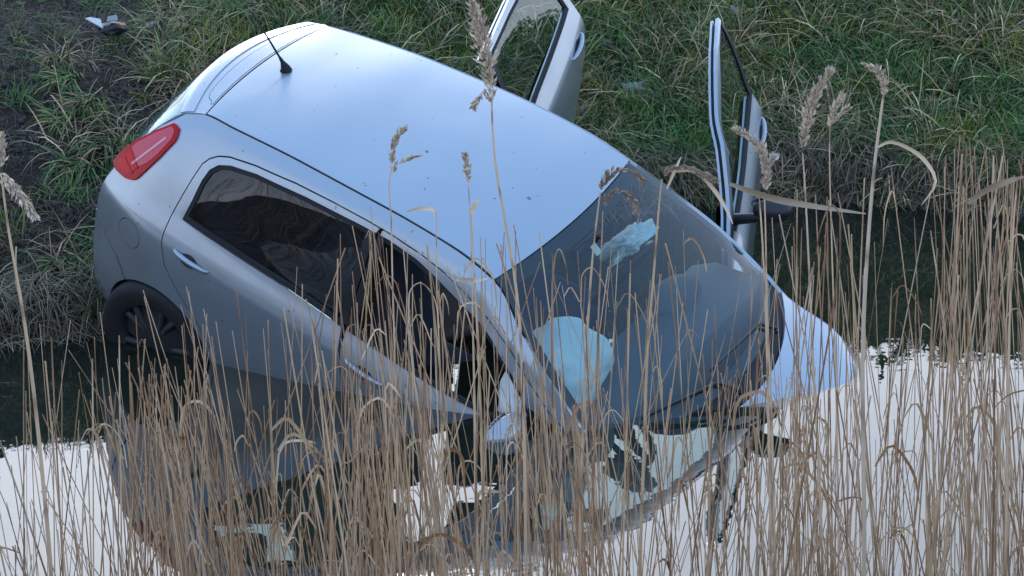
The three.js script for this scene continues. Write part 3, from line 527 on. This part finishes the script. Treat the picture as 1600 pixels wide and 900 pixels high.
// ============================ reeds on the near side ============================
const reedMat = new THREE.MeshStandardMaterial({ vertexColors: true, roughness: .6, side: THREE.DoubleSide });
const TONES = [[.68, .45, .265], [.61, .385, .22], [.75, .54, .355], [.50, .295, .16], [.64, .42, .245], [.42, .225, .115]];
function curve(pts, n) { const c = new THREE.CatmullRomCurve3(pts, false, 'centripetal'); return c.getPoints(n); }
function stalkGeo(pts, r, tone, nseg = 30, taper = .45) {
  const P = curve(pts, nseg), g = tube(P, (t) => r * (1 - taper * t), 5), len = g.attributes.uv, n = g.attributes.position.count, c = new Float32Array(n * 3), ph = rr(0, .2), gap = rr(.13, .2);
  for (let i = 0; i < n; i++) { const l = len.getY(i) + ph, node = (l % gap) < gap * .18 ? .55 : 1, k = node * (.9 + .22 * fbm(l * 9, tone[0] * 50, ph * 30, 2)); c[i * 3] = tone[0] * k; c[i * 3 + 1] = tone[1] * k * (node < 1 ? .9 : 1); c[i * 3 + 2] = tone[2] * k * (node < 1 ? .85 : 1); }
  g.setAttribute('color', new THREE.BufferAttribute(c, 3)); g.deleteAttribute('uv'); return g;
}
function leafGeo(pts, w, tone, n = 14) {                           // dry ribbon leaf, folded along its rib
  const P = curve(pts, n), pos = [], I = [], side = CR.clone();
  P.forEach((p, i) => { const t = P[Math.min(n, i + 1)].clone().sub(P[Math.max(0, i - 1)]).normalize(), s = FWD.clone().cross(t).normalize(), b = t.clone().cross(s), k = w * Math.pow(Math.sin(Math.PI * clamp(.08 + .9 * i / n, 0, 1)), .6) / 2, tw = .5 * Math.sin(i * .35); const a = s.multiplyScalar(Math.cos(tw)).addScaledVector(b, Math.sin(tw)); pos.push(p.x - a.x * k, p.y - a.y * k, p.z - a.z * k, p.x + b.x * k * .3, p.y + b.y * k * .3, p.z + b.z * k * .3, p.x + a.x * k, p.y + a.y * k, p.z + a.z * k); });
  for (let i = 0; i < n; i++) for (const o of [0, 1]) { const q = i * 3 + o; I.push(q, q + 1, q + 3, q + 1, q + 4, q + 3); }
  const g = new THREE.BufferGeometry(); g.setAttribute('position', new THREE.Float32BufferAttribute(pos, 3)); g.setIndex(I); g.computeVertexNormals(); return paintGeo(g, ...tone);
}
function plumeGeo(pts, len, fat, tone, count = 260) {              // feathery seed head: drooping threads of small husks along the axis
  const c = new THREE.CatmullRomCurve3(pts), gs = [];
  for (let i = 0; i < count; i++) {
    const t = Math.pow(rnd(), .85), p = c.getPoint(t), d = c.getTangent(t), prof = Math.pow(Math.sin(Math.PI * clamp(.06 + .9 * t, 0, 1)), .8), az = rr(0, 6.283);
    const s = V(Math.cos(az), 0, Math.sin(az)), dir = d.clone().multiplyScalar(rr(.5, 1.1)).addScaledVector(s, rr(.2, .75)).normalize(), o = p.clone().addScaledVector(dir, fat * prof * rr(0, 1)).addScaledVector(s, fat * .25 * prof * rnd());
    const l = len * rr(.6, 1.3), w = l * .2, n = dir.clone().cross(V(rr(-1, 1), rr(-1, 1), rr(-1, 1))).normalize(), q = dir.clone().cross(n), e = o.clone().addScaledVector(dir, l), m = o.clone().addScaledVector(dir, l * .45);
    const g = new THREE.BufferGeometry(), A = m.clone().addScaledVector(n, w), B = m.clone().addScaledVector(n, -w), C = m.clone().addScaledVector(q, w);
    g.setAttribute('position', new THREE.Float32BufferAttribute([o, A, e, o, e, B, o, C, e].flatMap((v) => [v.x, v.y, v.z]), 3)); g.computeVertexNormals(); const k = rr(.6, 1.35); gs.push(paintGeo(g, tone[0] * k, tone[1] * k, tone[2] * k));
  }
  return mergeGeometries(gs);
}
const baseY = (x, z) => Math.max(groundY(x, z), -.35);
function rootOf(P, lx, lz) { const x = P.x + lx, z = P.z + lz; return V(x, baseY(x, z) - .03, z); }
const PLUME = [.60, .47, .345], DARKPL = [.36, .25, .18];
// --- reeds one can name: tall plumed, bent or leafy ones
function special(label, D, path, { r = .0034, tone = TONES[0], plume, leaves = [], lean = 0 }, category = 'reed', name = 'plumed_reed') {
  const g = new THREE.Group(); top(g, name); tag(g, label, category);
  const w = path.map(([u, v]) => at(u, v, D)), last = w[w.length - 1], root = rootOf(last, lean, rr(-.05, .05));
  const all = [root, ...w.reverse()], o = root.clone(); g.position.copy(o);
  const loc = (a) => a.map((p) => p.clone().sub(o));
  mesh('stalk', stalkGeo(loc(all), r, tone, 44, .55), reedMat, g);
  for (const pl of plume ?? []) mesh('plume', plumeGeo(loc(pl.path.map(([u, v]) => at(u, v, D))), pl.len ?? .013, pl.fat ?? .018, pl.tone ?? PLUME, pl.n ?? 260), reedMat, g);
  for (const lf of leaves) mesh('leaf', leafGeo(loc(lf.path.map(([u, v]) => at(u, v, D + (lf.dd ?? 0)))), lf.w ?? .009, lf.tone ?? TONES[2]), reedMat, g);
  return g;
}
special('tallest reed with a thick feathery plume rising in front of the car roof', 6.4, [[768, 150], [770, 210], [776, 270], [790, 350], [806, 450], [815, 560], [822, 900]], { r: .0042, plume: [{ path: [[769, 165], [762, 105], [752, 55], [738, 8]], fat: .024, n: 620 }, { path: [[757, 140], [750, 152], [738, 168]], fat: .006, n: 60 }] });
special('plumed reed with a broad pale seed head leaning right over the grass bank', 6.6, [[1254, 240], [1258, 300], [1264, 420], [1270, 560], [1285, 900]], { r: .0036, plume: [{ path: [[1254, 235], [1262, 190], [1273, 150], [1298, 110]], fat: .018, n: 420 }] });
special('slender reed with a small two-branched seed head beside the broad pale plume', 6.8, [[1297, 190], [1296, 240], [1300, 400], [1306, 600], [1310, 900]], { r: .0026, plume: [{ path: [[1296, 200], [1302, 175], [1316, 150]], fat: .008, n: 110 }, { path: [[1298, 195], [1310, 180], [1325, 170]], fat: .006, n: 70 }] });
special('thickest pale reed stalk with a narrow seed head hooked over at the top', 5.9, [[1380, 150], [1376, 180], [1366, 260], [1356, 380], [1348, 540], [1350, 900]], { r: .0052, tone: [.64, .46, .31], plume: [{ path: [[1381, 152], [1380, 130], [1370, 112], [1352, 101]], fat: .006, n: 130 }], leaves: [{ path: [[1368, 232], [1390, 222], [1420, 232], [1446, 252], [1462, 285], [1440, 320]], w: .008 }] });
special('reed with a drooping bent seed head in front of the open front door', 6.2, [[1194, 300], [1196, 360], [1198, 470], [1205, 640], [1210, 900]], { r: .003, plume: [{ path: [[1196, 300], [1197, 262], [1185, 228], [1150, 203]], fat: .014, n: 330 }, { path: [[1197, 270], [1203, 255], [1208, 246]], fat: .010, n: 70, tone: [.62, .56, .48] }] });
special('reed with a small feathery tip standing against the middle of the roof', 6.9, [[612, 262], [608, 290], [611, 340], [613, 430], [618, 600], [625, 900]], { r: .0027, plume: [{ path: [[610, 258], [614, 235], [619, 215], [632, 203]], fat: .008, n: 150 }, { path: [[612, 272], [620, 258], [636, 250], [650, 245]], fat: .004, n: 60 }] });
special('thin reed with a narrow upright seed head before the roof', 7.2, [[731, 280], [734, 330], [737, 420], [740, 600], [744, 900]], { r: .0024, plume: [{ path: [[732, 285], [730, 265], [727, 243]], fat: .005, n: 90 }] });
special('short reed with a split leaf sheath at its tip before the roof', 7.0, [[736, 335], [738, 370], [742, 450], [750, 640], [756, 900]], { r: .0027, leaves: [{ path: [[737, 335], [741, 322], [748, 311]], w: .012 }] });
special('reed with a bent over brown tassel in front of the windscreen top', 6.6, [[938, 300], [934, 330], [926, 400], [920, 480], [912, 640], [905, 900]], { r: .0038, tone: TONES[4], plume: [{ path: [[938, 298], [948, 280], [965, 268], [985, 268], [1004, 280]], fat: .008, n: 170, tone: DARKPL, len: .015 }] }, 'reed', 'tasselled_reed');
special('reed whose brown tassel arches low across the dark windscreen corner', 6.8, [[942, 330], [940, 380], [936, 470], [930, 640], [926, 900]], { r: .003, tone: TONES[3], plume: [{ path: [[944, 325], [955, 303], [972, 300], [990, 315], [998, 345]], fat: .007, n: 120, tone: DARKPL, len: .015 }] }, 'reed', 'tasselled_reed');
special('leaning reed with a long hooked tassel and leaf by the open door', 6.5, [[1034, 280], [1029, 330], [1022, 420], [1012, 540], [1006, 700], [1000, 900]], { r: .0042, tone: TONES[1], plume: [{ path: [[1035, 275], [1050, 264], [1075, 262], [1100, 272], [1116, 280]], fat: .008, n: 190, tone: DARKPL, len: .015 }], leaves: [{ path: [[1048, 268], [1085, 268], [1112, 292], [1134, 325], [1145, 350]], w: .009 }, { path: [[1042, 295], [1052, 272], [1064, 245]], w: .007 }] }, 'reed', 'tasselled_reed');
special('reed with a long brown blade blown out flat across the far bank edge', 6.0, [[1186, 306], [1190, 360], [1196, 480], [1200, 640], [1204, 900]], { r: .0032, leaves: [{ path: [[1140, 287], [1175, 300], [1215, 312], [1270, 322], [1353, 334]], w: .014, tone: [.36, .255, .165] }] }, 'reed', 'leafy_reed');
special('reed with a rust coloured blade slanting up to the right edge', 6.0, [[1590, 276], [1585, 330], [1578, 480], [1570, 900]], { r: .003, leaves: [{ path: [[1512, 318], [1540, 298], [1570, 285], [1600, 276]], w: .014, tone: [.34, .23, .14] }] }, 'reed', 'leafy_reed');
special('thick reed stalk at the left edge with a drooping grey plume', 5.6, [[2, 270], [12, 350], [24, 420], [36, 490], [50, 590], [66, 740], [80, 900]], { r: .0046, tone: TONES[4], plume: [{ path: [[0, 268], [14, 285], [34, 308], [52, 336]], fat: .012, n: 260 }, { path: [[3, 262], [2, 240], [0, 215]], fat: .010, n: 120 }] });
special('reed with its top snapped flat and a torn leaf before the roof edge', 7.1, [[682, 330], [682, 360], [682, 430], [688, 600], [694, 900]], { r: .0026, leaves: [{ path: [[681, 336], [676, 328], [660, 326], [635, 331]], w: .010 }] }, 'reed', 'broken_reed');
special('reed with a pale torn sheath stuck out sideways by the windscreen corner', 6.6, [[738, 432], [738, 470], [741, 600], [747, 900]], { r: .0027, leaves: [{ path: [[712, 437], [735, 438], [762, 436]], w: .012, tone: [.62, .52, .40] }] }, 'reed', 'broken_reed');
// --- the mass of plain stalks
const anchors = [[20, 560, 60], [70, 470, 55], [150, 500, 50], [205, 420, 35], [240, 440, 40], [290, 420, 35], [330, 470, 45], [430, 440, 50], [500, 380, 40], [560, 300, 35], [600, 330, 35], [640, 360, 35], [690, 380, 40], [760, 330, 40], [820, 330, 45], [880, 350, 45], [940, 360, 45], [1000, 380, 45], [1050, 330, 45], [1120, 440, 45], [1190, 330, 40], [1230, 270, 40], [1280, 280, 40], [1320, 330, 40], [1390, 430, 45], [1440, 440, 45], [1500, 190, 40], [1545, 220, 40], [1585, 240, 30], [1520, 170, 50], [1570, 190, 40], [1440, 300, 50]];
const gauss = () => { let t = 0; for (let i = 0; i < 6; i++) t += rnd(); return (t - 3) / .7071; };
const list = [];
function addStalk(u, v, D) {
  const P = at(u, v, D), wild = rnd() < .22, lx = -gauss() * (wild ? .55 : .20) + .10 * (u < 700 ? 1 : .2), lz = gauss() * .10;
  const root = rootOf(P, lx, lz), m = root.clone().lerp(P, rr(.45, .7)).add(V(gauss() * .022, 0, gauss() * .02));
  list.push({ P, root, m, u, v, D, r: rr(.0013, .0027) * (rnd() < .10 ? 1.5 : 1), tone: ((k, t) => t.map((c) => c * k))(rr(.75, 1.12), pick(TONES)) });
}
for (let i = 0; i < 360; i++) { const a = pick(anchors); addStalk(a[0] + gauss() * a[2] * .6, a[1] + 20 + Math.abs(gauss()) * 140, rr(5.4, 9.6)); }
for (let i = 0; i < 360; i++) addStalk(rr(-120, 1720), rr(600, 870), rr(5.6, 9.7));
for (let i = 0; i < 80; i++) { const a = pick(anchors); addStalk(a[0] + gauss() * a[2], a[1] + 30 + Math.abs(gauss()) * 90, rr(6.6, 9.6)); list[list.length - 1].r *= .75; }
for (const [u, n] of [[1400, 5], [1470, 6], [1535, 9], [1585, 8]]) for (let i = 0; i < n; i++) addStalk(u + gauss() * 30, 200 + Math.abs(gauss()) * 120, rr(6, 9));
for (const [u, n] of [[230, 30], [290, 20], [560, 22], [620, 34], [830, 26], [900, 24], [1170, 20], [1250, 30], [1540, 26]]) for (let i = 0; i < n; i++) addStalk(u + gauss() * 26, 560 + Math.abs(gauss()) * 110, rr(6, 8.5));
for (let i = 0; i < 160; i++) addStalk(rnd() < .5 ? rr(-1000, -130) : rr(1730, 2600), rr(330, 800), rr(5.4, 9.6));
for (let i = 0; i < 520; i++) { const x = rr(-8, -2.75), z = rr(.9, 6.5), P = V(x, rr(1.3, 2.4), z); list.push({ P, root: V(x + gauss() * .08, baseY(x, z) - .03, z), m: V(x + gauss() * .05, .8, z), u: -900, v: 500, D: 9, r: rr(.002, .0036), tone: pick(TONES) }); }   // unseen reeds left of the frame, placed to darken the rear side window
list.forEach((s) => { s.show = (s.u > -40 && s.u < 1640 ? 1 : 0) * (920 - s.v) * s.r / s.D; });
list.sort((a, b) => b.show - a.show);
const rest = [];
const inside = (u, v, poly) => { let c = false; for (let i = 0, j = poly.length - 1; i < poly.length; j = i++) { const [a, b] = poly[i], [d, e] = poly[j]; if ((b > v) !== (e > v) && u < (d - a) * (v - b) / (e - b) + a) c = !c; } return c; };
const AREAS = [['car roof', [[318, 184], [512, 38], [985, 250], [770, 447]]], ['windscreen', [[770, 447], [985, 250], [1225, 440], [1100, 630], [905, 665]]], ['bonnet', [[1225, 440], [1340, 510], [1350, 600], [1100, 670], [1100, 630]]], ['near side windows', [[287, 342], [342, 258], [600, 370], [790, 545], [830, 620], [735, 650]]], ['tail light and rear corner', [[150, 460], [150, 280], [280, 185], [345, 250], [290, 345], [330, 450]]], ['near side doors', [[290, 345], [735, 650], [560, 680], [335, 560], [250, 440]]], ['open front door', [[1100, 10], [1195, 140], [1195, 330], [1100, 330]]]];
const behind = (s) => { for (const [n, poly] of AREAS) if (inside(s.u, s.v, poly)) return 'the ' + n; if (s.u > 1150 && s.v < 320) return 'the grass of the far bank'; if (s.u > 1150 && s.v < 520) return 'the dark water past the bonnet'; if (s.u > 1080) return 'the pale water past the bonnet'; if (s.u < 340 && s.v < 520) return 'the bank edge by the rear wheel'; if (s.u < 340 && s.v < 690) return 'the dark water by the rear wheel'; if (s.u < 250) return 'the white water behind the car'; return 'the mirror image of the car'; };
const KIND = { stalk: ['reed_stalk', 'bare'], hook: ['hooked_reed', 'hook tipped'], leaf: ['leafy_stalk', 'leaf bearing'] };
list.forEach((s, i) => {
  const t = rnd(), kind = t < .90 ? 'stalk' : t < .93 ? 'hook' : 'leaf', L = s.P.distanceTo(s.root);
  const pts = [s.root, s.m, s.P], parts = [];
  if (kind === 'hook') { const sd = rnd() < .5 ? -1 : 1, e = rr(.02, .06); pts.push(s.P.clone().add(V(sd * e * .45, .022, rr(-.01, .01))), s.P.clone().add(V(sd * e, -.02 * rnd(), rr(-.02, .02)))); if (rnd() < .5) pts.push(s.P.clone().add(V(sd * e * 1.2, -.07, 0))); }
  const o = i < 284 ? s.root.clone() : V(0, 0, 0), loc = pts.map((p) => p.clone().sub(o));
  const g = stalkGeo(loc, s.r, s.tone, i < 284 ? 30 : 20, kind === 'hook' ? .6 : .4);
  let lf = null;
  if (kind === 'leaf') { const k = rr(.6, .98), b = s.m.clone().lerp(s.P, k).sub(o), sd = rnd() < .5 ? -1 : 1, e = rr(.02, .08); lf = leafGeo([b, b.clone().add(V(sd * e * .4, rr(.01, .05), 0)), b.clone().add(V(sd * e, rr(-.05, .04), rr(-.03, .03))), b.clone().add(V(sd * e * 1.15, rr(-.10, 0), 0))], rr(.003, .007), s.tone.map((c) => c * 1.12), 8); }
  if (i >= 284) { rest.push(g); if (lf) rest.push(lf); return; }
  const [nm, kd] = KIND[kind], thick = s.r / s.D > .00058 ? 'thick' : s.r / s.D < .00036 ? 'thin' : 'slender', hue = s.tone[0] > .45 ? 'pale straw' : s.tone[0] > .36 ? 'tan' : 'dark brown', label = `${thick} ${hue} ${kd} reed, tip before ${behind(s)}`, group = `${kd} reeds ending before ${behind(s)}`;
  if (lf) { const r = new THREE.Group(); top(r, nm); r.position.copy(o); tag(r, label, 'reed', group); mesh('stalk', g, reedMat, r); mesh('leaf', lf, reedMat, r); }
  else { const m = mesh('x', g, reedMat, scene); m.name = numbered(nm); m.position.copy(o); tag(m, label, 'reed', group); }
});
for (let i = 0; i < 60; i++) { const b = at(rr(-60, 1660), rr(640, 890), rr(6, 9.3)), sd = rnd() < .5 ? -1 : 1, e = rr(.03, .09), t = pick([[.42, .23, .11], [.55, .36, .20], [.33, .17, .075], [.62, .46, .30]]); rest.push(leafGeo([b, b.clone().add(V(sd * e * .4, rr(.0, .06), 0)), b.clone().add(V(sd * e, rr(-.08, .03), rr(-.04, .04))), b.clone().add(V(sd * e * 1.2, rr(-.15, -.02), 0))], rr(.004, .010), t, 8)); }
{ const m = mesh('reed_bed', mergeGeometries(rest), reedMat, scene); m.userData = { kind: 'stuff', label: 'dense bed of thin dry reeds filling in behind the larger stalks', category: 'reeds' }; }
// ============================ litter on the bank ============================
const whiteP = new THREE.MeshStandardMaterial({ color: lin(.58, .58, .58), roughness: .5, side: THREE.DoubleSide }), greyP = new THREE.MeshStandardMaterial({ color: lin(.24, .24, .23), roughness: .7, side: THREE.DoubleSide }), orangeP = new THREE.MeshStandardMaterial({ color: lin(.55, .2, .04), roughness: .5 });
function shard(pts, th, rough) { const sh = new THREE.Shape(pts.map(([x, y]) => new THREE.Vector2(x, y))), g = new THREE.ExtrudeGeometry(sh, { depth: th, bevelEnabled: true, bevelSize: .002, bevelThickness: .002, bevelSegments: 1, steps: 1 }); g.rotateX(-Math.PI / 2 + .5); return g; }
{
  const p = hit(178, 72); p.y = groundY(p.x, p.z) + .09;
  const g = new THREE.Group(); top(g, 'broken_lamp'); g.position.copy(p); tag(g, 'smashed black lamp piece with white shards lying on the bare bank', 'debris');
  mesh('housing', (() => { const q = new THREE.IcosahedronGeometry(.055, 2), a = q.attributes.position; for (let i = 0; i < a.count; i++) { const k = 1 + .5 * fbm(a.getX(i) * 30, a.getY(i) * 30, a.getZ(i) * 30, 2); a.setXYZ(i, a.getX(i) * 1.3 * k, a.getY(i) * .6 * k, a.getZ(i) * k); } q.computeVertexNormals(); return q; })(), black, g);
  const a = mesh('white_shard', shard([[-.07, 0], [.03, -.02], [.0, .035], [-.05, .02]], .004), whiteP, g); a.position.set(-.07, .03, .03); a.rotation.z = -.4;
  const b = mesh('clear_shard', shard([[-.025, -.02], [.03, -.01], [.02, .03], [-.02, .02]], .004), greyP, g); b.position.set(.0, .05, .02);
  const c = mesh('amber_lens', shard([[-.012, -.01], [.014, -.01], [.01, .012]], .006), orangeP, g); c.position.set(.055, .03, .06);
}
for (const [u, v, sc, mat, label, nm] of [[992, 165, 1, greyP, 'crumpled pale paper scrap lying in the grass between the two doors', 'paper_scrap'], [945, 95, .8, greyP, 'thin grey plastic scrap in the grass right of the open rear door', 'plastic_scrap'], [238, 62, .5, whiteP, 'tiny white scrap in the grass behind the tailgate', 'paper_scrap'], [393, 23, .4, whiteP, 'tiny white chip in the grass above the tailgate', 'plastic_scrap'], [1150, 36, .55, greyP, 'pale folded leaf of plastic in the grass above the open front door', 'plastic_scrap'], [1448, 168, .45, black, 'small black plastic lump in the grass of the right hand bank', 'plastic_lump']]) {
  const p = hit(u, v); p.y = groundY(p.x, p.z) + .075;
  const g = new THREE.PlaneGeometry(.13, .10, 9, 7), a = g.attributes.position; for (let i = 0; i < a.count; i++) { const x = a.getX(i), y = a.getY(i); a.setXYZ(i, x * (1 + .3 * fbm(y * 30, u, 0, 2)), y * (1 + .4 * fbm(x * 30, v, 0, 2)), .045 * fbm(x * 18 + u, y * 18, 0, 3)); }
  g.rotateX(-.7); g.computeVertexNormals(); const m = mesh('x', g, mat, scene); m.name = numbered(nm); m.position.copy(p); m.scale.setScalar(sc); m.rotation.y = rr(0, 6); tag(m, label, 'litter');
}
renderer.render(scene, camera);
